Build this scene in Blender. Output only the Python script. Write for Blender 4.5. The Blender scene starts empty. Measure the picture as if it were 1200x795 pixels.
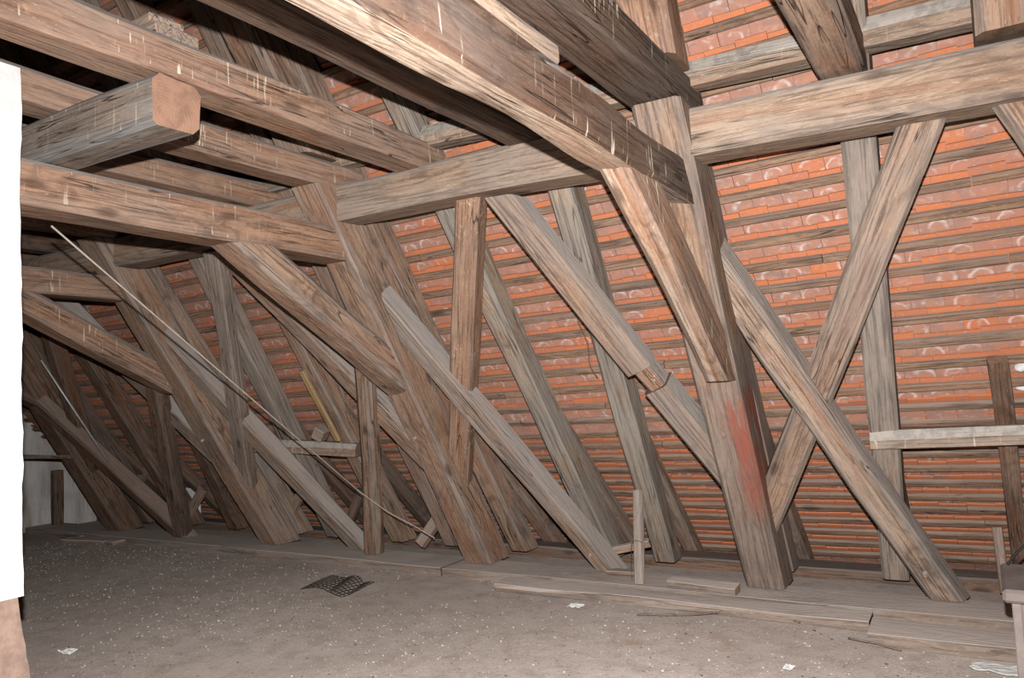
import bpy, bmesh, math, random
from mathutils import Vector, Matrix, noise
random.seed(7)

# ------------------------------------------------------------------ camera, light, exposure
# Lengths below are in layout units; U turns them into metres (eye height 1.25 units = 1.60 m).
U = 1.28
sc = bpy.context.scene
COL = sc.collection
def V(x, y, z): return Vector((x*U, y*U, z*U))

ROT = Matrix(((0.8560, 0.0730, 0.5118), (0.5150, -0.0320, -0.8566), (-0.0462, 0.9968, -0.0650)))
qx = Vector(ROT.col[0]).normalized(); qz = Vector(ROT.col[2]); qz = (qz - qx*qz.dot(qx)).normalized(); qy = qz.cross(qx)
cam_d = bpy.data.cameras.new('camera'); cam = bpy.data.objects.new('camera', cam_d); COL.objects.link(cam)
cam_d.sensor_width = 36.0; cam_d.lens = 915.0/1200.0*36.0; cam_d.clip_start = 0.02; cam_d.clip_end = 60
M = Matrix((qx, qy, qz)).transposed().to_4x4(); M.translation = V(0, 0, 1.25)
cam.matrix_world = M; sc.camera = cam

w = bpy.data.worlds.new('world'); sc.world = w; w.use_nodes = True
w.node_tree.nodes['Background'].inputs[0].default_value = (0.9, 0.92, 1.0, 1)
w.node_tree.nodes['Background'].inputs[1].default_value = 0.001

# the photographer's flash gun, mounted above the lens
fl_d = bpy.data.lights.new('camera_flash', 'SPOT'); fl = bpy.data.objects.new('camera_flash', fl_d); COL.objects.link(fl)
fl_d.energy = 3050; fl_d.shadow_soft_size = 0.018; fl_d.spot_size = math.radians(138); fl_d.spot_blend = 1.0
fl_d.color = (1.0, 0.97, 0.95)
FM = Matrix((qx, qy, qz)).transposed().to_4x4()
FM = FM @ Matrix.Rotation(math.radians(-13), 4, 'X')
FM.translation = V(0, 0, 1.25) + qy*0.21 - qx*0.02 - qz*0.02
fl.matrix_world = FM

vs = sc.view_settings
vs.view_transform = 'Standard'; vs.look = 'None'; vs.gamma = 1; vs.use_curve_mapping = False
vs.exposure = 0.0

# ------------------------------------------------------------------ material helpers
ALBEDO_SCALE = 0.55
class NT:
    def __init__(s, name):
        s.m = bpy.data.materials.new(name); s.m.use_nodes = True
        s.t = s.m.node_tree; s.b = s.t.nodes['Principled BSDF']
        s.b.inputs['Specular IOR Level'].default_value = 0.07
    def n(s, typ, **kw):
        nd = s.t.nodes.new(typ)
        for k, v in kw.items():
            if k.startswith('i_'):
                key = k[2:]; key = int(key) if key.isdigit() else key.replace('_', ' ')
                s.put(nd, key, v)
            else: setattr(nd, k, v)
        return nd
    def put(s, nd, key, v):
        if hasattr(v, 'is_output'): s.t.links.new(v, nd.inputs[key])
        else: nd.inputs[key].default_value = v
    def math(s, op, a, b=0.0, clamp=False):
        nd = s.t.nodes.new('ShaderNodeMath'); nd.operation = op; nd.use_clamp = clamp
        s.put(nd, 0, a); s.put(nd, 1, b); return nd.outputs[0]
    def vmath(s, op, a, b):
        nd = s.t.nodes.new('ShaderNodeVectorMath'); nd.operation = op
        s.put(nd, 0, a); s.put(nd, 1, b); return nd.outputs[0]
    def mapr(s, v, a, b, c=0.0, d=1.0, smooth=True):
        nd = s.t.nodes.new('ShaderNodeMapRange'); nd.clamp = True
        if smooth: nd.interpolation_type = 'SMOOTHSTEP'
        s.put(nd, 0, v); s.put(nd, 1, a); s.put(nd, 2, b); s.put(nd, 3, c); s.put(nd, 4, d); return nd.outputs[0]
    def noise(s, vec, scale, detail=3.0, rough=0.55, dist=0.0):
        nd = s.t.nodes.new('ShaderNodeTexNoise'); s.put(nd, 'Vector', vec); s.put(nd, 'Scale', scale)
        s.put(nd, 'Detail', detail); s.put(nd, 'Roughness', rough); s.put(nd, 'Distortion', dist); return nd.outputs[0]
    def mix(s, f, a, b, blend='MIX'):
        nd = s.t.nodes.new('ShaderNodeMix'); nd.data_type = 'RGBA'; nd.blend_type = blend
        s.put(nd, 0, f)
        for i, v in ((6, a), (7, b)):
            if not hasattr(v, 'is_output'): v = (*v, 1)
            s.put(nd, i, v)
        return nd.outputs[2]
    def bump(s, h, strength=0.5, dist=0.01):
        nd = s.t.nodes.new('ShaderNodeBump'); s.put(nd, 'Height', h); s.put(nd, 'Strength', strength); s.put(nd, 'Distance', dist)
        s.t.links.new(nd.outputs[0], s.b.inputs['Normal'])
    def out(s, col, rough=0.85):
        # all base colours dimmed evenly to weaken bounced light, so shadows stay dark
        col = s.mix(1.0, col, (ALBEDO_SCALE, ALBEDO_SCALE, ALBEDO_SCALE), 'MULTIPLY')
        s.put(s.b, 'Base Color', col); s.put(s.b, 'Roughness', rough); return s.m

def wood(name, dark, mid, light, grey=(0.25, 0.23, 0.215), greyness=0.35, streak=0.0, dust=0.75, dustcol=(0.42, 0.385, 0.36), red=False, crust=0.0):
    s = NT(name)
    tc = s.n('ShaderNodeTexCoord'); oi = s.n('ShaderNodeObjectInfo'); geo = s.n('ShaderNodeNewGeometry')
    rnd = oi.outputs['Random']
    comb = s.n('ShaderNodeCombineXYZ', i_0=s.math('MULTIPLY', rnd, 37.0), i_1=s.math('MULTIPLY', rnd, 11.0), i_2=s.math('MULTIPLY', rnd, 23.0))
    P = s.vmath('ADD', tc.outputs['Object'], comb.outputs[0])
    G = s.vmath('MULTIPLY', P, (0.9, 7.0, 7.0))          # stretched along the grain
    F = s.vmath('MULTIPLY', P, (2.2, 70.0, 70.0))
    big = s.noise(G, 1.0, 4, 0.6, 0.6)
    fine = s.noise(F, 1.0, 3, 0.6, 0.15)
    # flame figure of the sawn face: growth rings cut at a slant
    ringsrc = s.noise(s.vmath('MULTIPLY', P, (0.8, 3.2, 3.2)), 1.0, 2, 0.5, 0.4)
    ring = s.math('SINE', s.math('MULTIPLY', ringsrc, 95.0))
    ring = s.mapr(ring, -0.2, 1.0)
    patch = s.noise(P, 1.7, 4, 0.6)
    c = s.mix(s.mapr(big, 0.3, 0.72), mid, light)
    c = s.mix(s.math('MULTIPLY', s.mapr(fine, 0.46, 0.66), 0.7), c, dark)
    c = s.mix(s.math('MULTIPLY', ring, s.mapr(patch, 0.4, 0.65, 0.05, 0.5)), c, dark)
    c = s.mix(s.math('MULTIPLY', s.mapr(patch, 0.52, 0.75), 0.45), c, dark)
    patch2 = s.noise(s.vmath('ADD', P, (5.3, 1.1, 7.7)), 1.1, 4, 0.6)
    heart = s.noise(s.vmath('ADD', s.vmath('MULTIPLY', P, (0.8, 5.0, 5.0)), (3.0, 9.0, 2.0)), 1.0, 3, 0.6, 0.5)
    c = s.mix(s.math('MULTIPLY', s.mapr(heart, 0.5, 0.68), 0.55), c, tuple(v*k for v, k in zip(mid, (0.95, 0.72, 0.6))))
    speck = s.noise(s.vmath('MULTIPLY', P, (26.0, 130.0, 130.0)), 1.0, 2, 0.7)
    c = s.mix(s.mapr(speck, 0.58, 0.72, 0.0, 0.55), c, dark)
    c = s.mix(s.mapr(speck, 0.42, 0.30, 0.0, 0.45), c, tuple(min(1, v*1.35) for v in light))
    ed = s.n('ShaderNodeAttribute', attribute_name='edge').outputs['Fac']
    em = s.mapr(s.math('ADD', ed, s.math('MULTIPLY', s.math('SUBTRACT', big, 0.5), 0.9)), 0.55, 1.0)
    gcol = s.mix(s.mapr(fine, 0.4, 0.7), grey, tuple(v*0.55 for v in grey))
    gm = s.math('MAXIMUM', s.math('MULTIPLY', em, greyness), s.math('MULTIPLY', greyness, s.mapr(s.math('ADD', patch2, s.math('MULTIPLY', s.math('SUBTRACT', rnd, 0.5), 0.22)), 0.45, 0.66)))
    c = s.mix(gm, c, gcol)
    # knots
    vor = s.n('ShaderNodeTexVoronoi', i_Vector=s.vmath('MULTIPLY', P, (1.6, 4.5, 4.5)), i_Scale=1.0)
    kn = s.mapr(vor.outputs['Distance'], 0.05, 0.16, 1.0, 0.0)
    c = s.mix(s.math('MULTIPLY', kn, 0.65), c, tuple(v*0.6 for v in dark))
    # long drying cracks
    ck = s.noise(s.vmath('MULTIPLY', P, (0.7, 16.0, 16.0)), 1.0, 2, 0.5, 0.3)
    crack = s.mapr(s.math('ABSOLUTE', s.math('SUBTRACT', ck, 0.5)), 0.0, 0.013, 1.0, 0.0)
    crack = s.math('MULTIPLY', crack, s.mapr(s.noise(P, 1.2, 2), 0.5, 0.6))
    c = s.mix(s.math('MULTIPLY', crack, 0.8), c, (0.02, 0.015, 0.012))
    # settled dust on faces that look upward
    sep = s.n('ShaderNodeSeparateXYZ', i_0=geo.outputs['True Normal'])
    dm = s.math('MULTIPLY', s.mapr(sep.outputs[2], -0.05, 0.5), s.math('MULTIPLY', s.mapr(patch, 0.1, 0.5, 0.4, 1.0), dust))
    c = s.mix(dm, c, dustcol)
    if red:   # faded red paint along the lower half of the post
        so = s.n('ShaderNodeSeparateXYZ', i_0=tc.outputs['Object'])
        rm = s.math('MULTIPLY', s.mapr(so.outputs[0], 0.45*U, 0.75*U), s.mapr(so.outputs[0], 1.22*U, 1.36*U, 1.0, 0.0))
        rn = s.noise(s.vmath('MULTIPLY', tc.outputs['Object'], (2.0, 16.0, 16.0)), 1.0, 3)
        side = s.mapr(so.outputs[1], 0.03, -0.05)
        rm = s.math('MULTIPLY', rm, s.math('ADD', s.mapr(rn, 0.64, 0.74), s.math('MULTIPLY', side, s.mapr(rn, 0.36, 0.5)), clamp=True))
        c = s.mix(s.math('MULTIPLY', rm, s.mapr(fine, 0.66, 0.42, 0.15, 0.8)), c, (0.33, 0.075, 0.045))
    if streak > 0:   # pale bird-dropping runs on the sides
        wp = geo.outputs['Position']
        st = s.noise(s.vmath('MULTIPLY', wp, (42, 42, 4.0)), 1.0, 2, 0.6)
        sm = s.noise(s.vmath('MULTIPLY', wp, (2.0, 2.0, 1.0)), 1.0, 2)
        vert = s.mapr(s.math('ABSOLUTE', sep.outputs[2]), 0.4, 0.75, 1.0, 0.0)
        k = s.math('MULTIPLY', s.math('MULTIPLY', s.mapr(st, 0.605, 0.70), s.mapr(sm, 0.42, 0.58)), s.math('MULTIPLY', vert, streak))
        c = s.mix(k, c, (0.72, 0.64, 0.50))
    if crust > 0:    # thick crusted droppings on the top edge
        so2 = s.n('ShaderNodeSeparateXYZ', i_0=tc.outputs['Object'])
        cn = s.noise(s.vmath('MULTIPLY', P, (14, 5, 14)), 1.0, 4, 0.7)
        up = s.math('MAXIMUM', s.mapr(sep.outputs[2], 0.2, 0.6), 0.0)
        c = s.mix(s.math('MULTIPLY', s.math('MULTIPLY', up, s.mapr(cn, 0.42, 0.55)), crust), c, (0.56, 0.51, 0.44))
    h = s.math('ADD', s.math('MULTIPLY', fine, -0.7), s.math('ADD', s.math('MULTIPLY', ring, -0.25), s.math('MULTIPLY', crack, -2.0)))
    s.bump(h, 0.7, 0.005)
    return s.out(c, 0.82)

def endgrain(name, col, dark):
    s = NT(name); tc = s.n('ShaderNodeTexCoord')
    so = s.n('ShaderNodeSeparateXYZ', i_0=tc.outputs['Object'])
    y = s.math('ADD', so.outputs[1], 0.07); z = s.math('ADD', so.outputs[2], 0.05)
    r = s.math('SQRT', s.math('ADD', s.math('MULTIPLY', y, y), s.math('MULTIPLY', z, z)))
    r = s.math('ADD', r, s.math('MULTIPLY', s.noise(tc.outputs['Object'], 9.0, 2), 0.03))
    ring = s.mapr(s.math('SINE', s.math('MULTIPLY', r, 420.0)), -0.3, 1.0)
    c = s.mix(s.math('MULTIPLY', ring, 0.14), col, dark)
    c = s.mix(s.mapr(s.noise(tc.outputs['Object'], 13.0, 5, 0.7), 0.38, 0.70, 0.0, 0.75), c, dark)
    s.bump(ring, 0.2, 0.002)
    return s.out(c, 0.85)

M_BROWN = wood('wood_brown', (0.10, 0.055, 0.036), (0.33, 0.19, 0.122), (0.45, 0.285, 0.195), greyness=0.28, streak=0.9)
M_TIE = wood('wood_tie_beam', (0.04, 0.024, 0.018), (0.125, 0.077, 0.053), (0.185, 0.122, 0.09), greyness=0.4, streak=0.9, grey=(0.13, 0.112, 0.10))
M_POST = wood('wood_post', (0.10, 0.060, 0.043), (0.33, 0.205, 0.14), (0.45, 0.31, 0.22), greyness=0.48)
M_RED = wood('wood_post_red', (0.09, 0.052, 0.036), (0.30, 0.185, 0.125), (0.41, 0.285, 0.20), greyness=0.5, red=True)
M_PALE = wood('wood_pale', (0.16, 0.095, 0.062), (0.46, 0.33, 0.24), (0.62, 0.49, 0.385), greyness=0.25)
M_RAFT = wood('wood_rafter_stained', (0.11, 0.065, 0.04), (0.34, 0.245, 0.165), (0.47, 0.375, 0.285), greyness=0.7, grey=(0.28, 0.26, 0.24))
M_GREY = wood('wood_grey', (0.09, 0.062, 0.048), (0.33, 0.225, 0.162), (0.46, 0.345, 0.265), grey=(0.28, 0.255, 0.235), greyness=0.6)
M_PLATE = wood('wood_plate', (0.13, 0.085, 0.062), (0.36, 0.245, 0.175), (0.46, 0.34, 0.25), greyness=0.42, dust=0.9)
M_RAIL = wood('wood_rail', (0.11, 0.075, 0.055), (0.35, 0.25, 0.185), (0.45, 0.35, 0.27), greyness=0.5, crust=0.75, streak=0.6)
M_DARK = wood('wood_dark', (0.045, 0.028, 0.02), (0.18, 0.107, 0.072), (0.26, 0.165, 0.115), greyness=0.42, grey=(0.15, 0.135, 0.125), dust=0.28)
M_BATTEN = wood('wood_batten', (0.09, 0.052, 0.034), (0.31, 0.185, 0.12), (0.41, 0.26, 0.17), greyness=0.38, grey=(0.20, 0.165, 0.145), dust=0.35)
M_SILL = wood('wood_sill', (0.13, 0.09, 0.07), (0.27, 0.205, 0.165), (0.35, 0.275, 0.225), greyness=0.6, grey=(0.28, 0.25, 0.225), dust=1.0, dustcol=(0.70, 0.605, 0.545))
M_YELLOW = wood('wood_fresh', (0.20, 0.11, 0.05), (0.46, 0.29, 0.13), (0.58, 0.41, 0.22), greyness=0.15)
M_CHIP = wood('wood_split', (0.15, 0.08, 0.05), (0.40, 0.26, 0.17), (0.52, 0.38, 0.27), greyness=0.2)
M_END = endgrain('wood_end', (0.33, 0.19, 0.13), (0.20, 0.115, 0.08))
M_END_D = endgrain('wood_end_dark', (0.20, 0.13, 0.09), (0.09, 0.06, 0.04))

def plain(name, col, rough=0.8, var=0.3, scale=12.0, metal=0.0, bump=0.2):
    s = NT(name); tc = s.n('ShaderNodeTexCoord')
    nz = s.noise(tc.outputs['Object'], scale, 5, 0.65)
    c = s.mix(s.mapr(nz, 0.3, 0.7, 0.0, 1.0), tuple(v*(1-var) for v in col), tuple(min(1, v*(1+var)) for v in col))
    s.bump(nz, bump, 0.006); s.put(s.b, 'Metallic', metal)
    return s.out(c, rough)

def plaster_mat():
    s = NT('white_plaster'); tc = s.n('ShaderNodeTexCoord')
    nz = s.noise(tc.outputs['Object'], 26.0, 6, 0.7); n2 = s.noise(tc.outputs['Object'], 5.0, 3)
    c = s.mix(s.mapr(n2, 0.3, 0.75), (0.76, 0.76, 0.75), (0.62, 0.615, 0.605))
    c = s.mix(s.mapr(nz, 0.64, 0.72, 0.0, 0.4), c, (0.33, 0.31, 0.29))
    s.bump(nz, 0.8, 0.006); return s.out(c, 0.9)
def oldwall_mat():
    s = NT('old_limewash'); tc = s.n('ShaderNodeTexCoord')
    v = s.noise(s.vmath('MULTIPLY', tc.outputs['Object'], (1, 6, 0.8)), 1.0, 5, 0.65)
    n2 = s.noise(tc.outputs['Object'], 2.2, 5, 0.6)
    c = s.mix(s.mapr(v, 0.42, 0.66), (0.66, 0.64, 0.62), (0.40, 0.33, 0.28))
    c = s.mix(s.mapr(n2, 0.52, 0.7, 0.0, 0.6), c, (0.45, 0.42, 0.40))
    s.bump(n2, 0.3, 0.01); return s.out(c, 0.95)
def floor_mat():
    s = NT('dusty_screed'); geo = s.n('ShaderNodeNewGeometry'); P = geo.outputs['Position']
    a = s.noise(P, 0.9, 5, 0.62); b = s.noise(P, 6.0, 5, 0.65); c3 = s.noise(P, 60.0, 3, 0.7)
    c = s.mix(s.mapr(a, 0.32, 0.68), (0.66, 0.56, 0.495), (0.77, 0.67, 0.60))
    c = s.mix(s.mapr(b, 0.42, 0.68, 0.0, 0.75), c, (0.54, 0.445, 0.395))
    c = s.mix(s.mapr(c3, 0.56, 0.70, 0.0, 0.65), c, (0.78, 0.70, 0.63))
    c = s.mix(s.mapr(c3, 0.43, 0.32, 0.0, 0.6), c, (0.22, 0.18, 0.155))
    n4 = s.noise(s.vmath('ADD', P, (9, 4, 2)), 2.3, 4, 0.7)
    c = s.mix(s.mapr(n4, 0.58, 0.74, 0.0, 0.6), c, (0.56, 0.39, 0.29))
    s.bump(s.math('ADD', s.math('MULTIPLY', b, 0.6), s.math('MULTIPLY', c3, 0.5)), 0.55, 0.012)
    return s.out(c, 0.95)
M_PLASTER = plaster_mat(); M_WALL = oldwall_mat(); M_FLOOR = floor_mat()
M_FOOT = plain('chimney_footing_brick', (0.27, 0.185, 0.15), 0.9, 0.22, 14.0, bump=0.6)
M_STEEL = plain('wire_steel', (0.09, 0.08, 0.075), 0.55, 0.3, 30, 0.6)
M_ZINC = plain('zinc_conduit', (0.55, 0.54, 0.52), 0.4, 0.15, 20, 0.3)
M_PAPER = plain('white_scrap', (0.78, 0.78, 0.76), 0.8, 0.08, 20)
M_CHEST = plain('chest_paint', (0.21, 0.165, 0.145), 0.6, 0.18, 6.0)
M_CHESTD = plain('chest_side', (0.22, 0.18, 0.165), 0.7, 0.2, 6.0)
M_MORTAR = plain('mortar_white', (0.74, 0.73, 0.71), 0.9, 0.12, 30, bump=0.5)
M_BACK = plain('roof_backing', (0.22, 0.09, 0.055), 0.95, 0.3, 4.0)
M_CORD = plain('pale_cord', (0.42, 0.36, 0.30), 0.7, 0.15, 20)
M_BLACK = plain('black_cable', (0.02, 0.02, 0.02), 0.5, 0.1, 20)

def grit_mat():
    s = NT('grit'); at = s.n('ShaderNodeAttribute', attribute_name='rnd')
    r = at.outputs['Fac']
    cr = s.n('ShaderNodeValToRGB', i_Fac=r); e = cr.color_ramp
    e.interpolation = 'CONSTANT'
    e.elements[0].color = (0.66, 0.60, 0.54, 1); e.elements[1].position = 0.95; e.elements[1].color = (0.42, 0.20, 0.12, 1)
    for p, c in ((0.38, (0.50, 0.44, 0.38, 1)), (0.68, (0.14, 0.11, 0.09, 1)), (0.88, (0.80, 0.78, 0.74, 1))):
        x = e.elements.new(p); x.color = c
    return s.out(cr.outputs[0], 0.9)
M_GRIT = grit_mat()

def tile_mat():
    # UV: u across the tile, v from the lower end (0) to the head (1)
    s = NT('clay_tile'); uv = s.n('ShaderNodeUVMap', uv_map='UVMap'); oi = s.n('ShaderNodeObjectInfo')
    at = s.n('ShaderNodeAttribute', attribute_name='rnd')
    r = s.math('FRACT', s.math('ADD', s.math('MULTIPLY', oi.outputs['Random'], 7.31), at.outputs['Fac']))
    r2 = s.math('FRACT', s.math('MULTIPLY', r, 17.77)); r3 = s.math('FRACT', s.math('MULTIPLY', r, 53.31))
    so = s.n('ShaderNodeSeparateXYZ', i_0=uv.outputs[0]); u, v = so.outputs[0], so.outputs[1]
    off = s.n('ShaderNodeCombineXYZ', i_0=s.math('MULTIPLY', r, 40.0), i_1=s.math('MULTIPLY', r2, 40.0), i_2=0.0)
    P = s.vmath('ADD', s.vmath('MULTIPLY', uv.outputs[0], (1.0, 2.6, 1.0)), off.outputs[0])
    nz = s.noise(P, 2.2, 4, 0.6); nf = s.noise(P, 9.0, 4, 0.65)
    fresh = s.mix(r, (0.68, 0.225, 0.095), (0.56, 0.205, 0.11))
    fresh = s.mix(s.mapr(nf, 0.5, 0.72, 0.0, 0.75), fresh, (0.42, 0.23, 0.16))
    body = s.mix(r2, (0.54, 0.25, 0.17), (0.46, 0.24, 0.18))
    body = s.mix(s.mapr(s.math('ADD', nz, s.math('MULTIPLY', r3, 0.25)), 0.5, 0.85, 0.0, 0.6), body, (0.33, 0.22, 0.185))
    # a few rows of bright re-laid tiles
    body = s.mix(s.mapr(r3, 0.91, 0.93), body, fresh)
    # mortar smear left as a pale arc
    cx = s.math('ADD', 0.3, s.math('MULTIPLY', r2, 0.4)); cy = s.math('ADD', 0.555, s.math('MULTIPLY', r3, 0.05))
    du = s.math('SUBTRACT', u, cx); dv = s.math('MULTIPLY', s.math('SUBTRACT', v, cy), 2.14)
    d = s.math('SQRT', s.math('ADD', s.math('MULTIPLY', du, du), s.math('MULTIPLY', dv, dv)))
    d = s.math('ADD', d, s.math('MULTIPLY', s.math('SUBTRACT', nz, 0.5), 0.28))
    arc = s.mapr(s.math('ABSOLUTE', s.math('SUBTRACT', d, s.math('ADD', 0.23, s.math('MULTIPLY', r, 0.12)))), 0.0, s.math('ADD', 0.05, s.math('MULTIPLY', r2, 0.07)), 1.0, 0.0)
    arc = s.math('MULTIPLY', arc, s.mapr(s.noise(P, 1.6, 2), 0.40, 0.60))
    arc = s.math('MULTIPLY', arc, s.mapr(s.math('FRACT', s.math('MULTIPLY', r, 29.9)), 0.25, 0.3))
    smear = s.mapr(s.noise(s.vmath('ADD', P, (3, 8, 0)), 3.0, 4, 0.65), 0.50, 0.72, 0.0, 0.6)
    body = s.mix(smear, body, (0.60, 0.47, 0.42))
    body = s.mix(s.math('MULTIPLY', arc, 0.72), body, (0.74, 0.65, 0.60))
    inner = s.math('MULTIPLY', s.mapr(d, 0.26, 0.20), s.mapr(r2, 0.45, 0.55))
    body = s.mix(s.math('MULTIPLY', inner, 0.35), body, (0.58, 0.27, 0.17))
    head = s.mapr(v, 0.845, 0.85)
    c = s.mix(head, body, fresh)
    c = s.mix(s.math('MULTIPLY', s.mapr(nf, 0.54, 0.68, 0.0, 0.55), head), c, (0.56, 0.42, 0.37))
    wpos = s.n('ShaderNodeNewGeometry').outputs['Position']
    dirt = s.noise(s.vmath('MULTIPLY', wpos, (5.0, 16.0, 16.0)), 1.0, 4, 0.7)
    c = s.mix(s.mapr(dirt, 0.56, 0.66, 0.0, 0.6), c, (0.30, 0.225, 0.19))
    s.bump(s.math('ADD', nf, s.math('MULTIPLY', arc, 0.6)), 0.4, 0.004)
    return s.out(c, 0.88)
M_TILE = tile_mat()

# ------------------------------------------------------------------ object helpers
def link(name, me, mats, parent=None, mw=None):
    o = bpy.data.objects.new(name, me); COL.objects.link(o)
    if me is not None and not me.materials:
        for m in (mats if isinstance(mats, (list, tuple)) else [mats]): me.materials.append(m)
    if parent is not None: o.parent = parent
    if mw is not None: o.matrix_local = mw
    return o
def tag(o, label=None, cat=None, group=None, kind=None):
    if label: o['label'] = label
    if cat: o['category'] = cat
    if group: o['group'] = group
    if kind: o['kind'] = kind
    return o
def empty(name, loc, label, cat, group=None):
    o = bpy.data.objects.new(name, None); COL.objects.link(o); o.location = loc; o.empty_display_size = 0.1
    return tag(o, label, cat, group)

NF = Vector((0, -math.sin(math.radians(57)), -math.cos(math.radians(57))))   # room-side normal of the lying frame
K57 = 1/math.tan(math.radians(57))
def LP(x, z, off=0.0): return (x, 4.62 + off - K57*z, z)                     # point on the lying frame's room side

def timber_mesh(name, L, w, d, cham, wob, seed, cut0, cut1, sec=None, bow=0.0, step=0.16, pale=()):
    n = max(2, int(L/step)); verts = []; faces = []
    def sect(i):
        t = i/n
        def nz(k, f=1.0): return noise.noise(Vector((seed*3.1 + k*7.3, t*L*f, k*1.7)))
        if sec:
            pts = [(y + wob*nz(10+j, 1.3), z + wob*nz(30+j, 1.3)) for j, (y, z) in enumerate(sec)]
        else:
            hw = w/2; pts = []
            corners = [(-hw, 0, 0), (hw, 0, 1), (hw, -d, 2), (-hw, -d, 3)]
            for (y, z, k) in corners:
                oy = wob*nz(k, 1.1); oz = wob*nz(k+20, 1.1)
                c = cham*(0.7 + 1.3*max(0, nz(k+40, 0.8)+0.25))
                sy = -1 if y > 0 else 1; sz = -1 if z == 0 else 1
                a = (y + oy, z + oz + sz*c); b = (y + oy + sy*c, z + oz)
                pts += [a, b] if k in (0, 2) else [b, a]
            # order: a0 b0 | b1 a1 | a2 b2 | b3 a3 ; put a slightly uneven point in the middle of every face
            mid = lambda p, q, k, ax: ((p[0]+q[0])/2 + (wob*0.5*nz(k) if ax else 0), (p[1]+q[1])/2 + (0 if ax else wob*0.5*nz(k)))
            a0, b0, b1, a1, a2, b2, b3, a3 = pts
            pts = [a0, b0, mid(b0, b1, 60, 0), b1, a1, mid(a1, a2, 61, 1), a2, b2, mid(b2, b3, 62, 0), b3, a3, mid(a3, a0, 63, 1)]
        return pts
    m = None
    for i in range(n+1):
        pts = sect(i); m = len(pts); t = i/n
        for (y, z) in pts:
            x0 = cut0(y, z); x1 = L + cut1(y, z)
            b = bow*math.sin(math.pi*t)
            verts.append((x0 + (x1-x0)*t, y + b, z))
    for i in range(n):
        for j in range(m):
            a = i*m + j; b = i*m + (j+1) % m
            faces.append((a, b, b+m, a+m))
    e0 = len(faces); pj = [k % m in pale for k in range(e0)]
    faces.append(tuple(reversed(range(m)))); faces.append(tuple(range(n*m, n*m+m)))
    me = bpy.data.meshes.new(name); me.from_pydata(verts, [], faces)
    bm = bmesh.new(); bm.from_mesh(me); bmesh.ops.recalc_face_normals(bm, faces=bm.faces)
    bm.to_mesh(me); bm.free()
    for p in me.polygons: p.use_smooth = True
    for k in range(e0):
        if pj[k]: me.polygons[k].material_index = 2
    at_ = me.attributes.new('edge', 'FLOAT', 'POINT')
    at_.data.foreach_set('value', [0.0 if (not sec and (k % m) % 3 == 2) else (0.5 if sec else 1.0) for k in range(len(me.vertices))])
    me.polygons[e0].material_index = 1; me.polygons[e0+1].material_index = 1
    me.set_sharp_from_angle(angle=math.radians(28))
    return me

_seed = [0]
def timber(name, p0, p1, n, w, d, mat, label=None, cat=None, group=None, parent=None, cut0=None, cut1=None,
           cham=0.016, wob=0.012, sec=None, bow=None, end=None, pegs=(), step=0.16, pale=(), pale_mat=None):
    """A hewn timber; p0/p1 run along the middle of the face whose normal is n, w across it, d behind it (layout units)."""
    _seed[0] += 1
    if bow is None: bow = random.uniform(-.010, .010) if w > 0.1 else 0.0
    a = V(*p0); b = V(*p1); x = (b-a); L = x.length; x.normalize()
    z = Vector(n); z = (z - x*z.dot(x)).normalized(); y = z.cross(x)
    R3 = Matrix((x, y, z)).transposed()
    def mk(c):
        if c is None: return lambda yy, zz: 0.0
        m = R3.transposed() @ Vector(c)
        return lambda yy, zz: max(-0.6, min(0.6, -(m.y*yy + m.z*zz)/m.x))
    me = timber_mesh(name, L, w*U, d*U, cham*U, wob*U, _seed[0], mk(cut0), mk(cut1),
                     [(yy*U, zz*U) for yy, zz in sec] if sec else None, bow*U, step*U, pale)
    mw = R3.to_4x4(); mw.translation = a
    if parent is not None: mw = parent.matrix_world.inverted() @ mw if False else Matrix.Translation(-parent.location) @ mw
    o = link(name, me, [mat, end or M_END_D] + ([pale_mat] if pale_mat else []), parent, mw)
    tag(o, label, cat, group)
    for (px, py) in pegs:      # oak pegs driven through the joint, heads proud of the room-side face
        q = link('wooden_peg', PEG, [M_CHIP], o, Matrix.Translation((px*U, py*U, 0.006)) @ Matrix.Rotation(random.random()*3, 4, 'Z'))
    return o

def prism(name, sides, r, h):
    bm = bmesh.new(); bmesh.ops.create_cone(bm, cap_ends=True, segments=sides, radius1=r, radius2=r*0.9, depth=h)
    me = bpy.data.meshes.new(name); bm.to_mesh(me); bm.free(); return me
PEG = prism('wooden_peg', 8, 0.016, 0.05)

def rough_box(name, size, seed, amp=0.008, cuts=3, bevel=0.008):
    """A box (base centre at origin, metres) with bevelled, slightly uneven faces."""
    bm = bmesh.new(); bmesh.ops.create_cube(bm, size=1.0)
    bmesh.ops.scale(bm, vec=size, verts=bm.verts); bmesh.ops.translate(bm, vec=(0, 0, size[2]/2), verts=bm.verts)
    if bevel: bmesh.ops.bevel(bm, geom=bm.edges[:], offset=bevel, segments=1, affect='EDGES')
    if cuts: bmesh.ops.subdivide_edges(bm, edges=bm.edges[:], cuts=cuts, use_grid_fill=True)
    for v in bm.verts:
        p = v.co*4 + Vector((seed*5.1, seed, 0))
        v.co += Vector((noise.noise(p), noise.noise(p+Vector((9, 0, 0))), noise.noise(p+Vector((0, 9, 0)))*(0.3 if v.co.z < 0.002 else 1)))*amp
    me = bpy.data.meshes.new(name); bm.to_mesh(me); bm.free()
    for p in me.polygons: p.use_smooth = True
    me.set_sharp_from_angle(angle=math.radians(30)); return me

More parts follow.
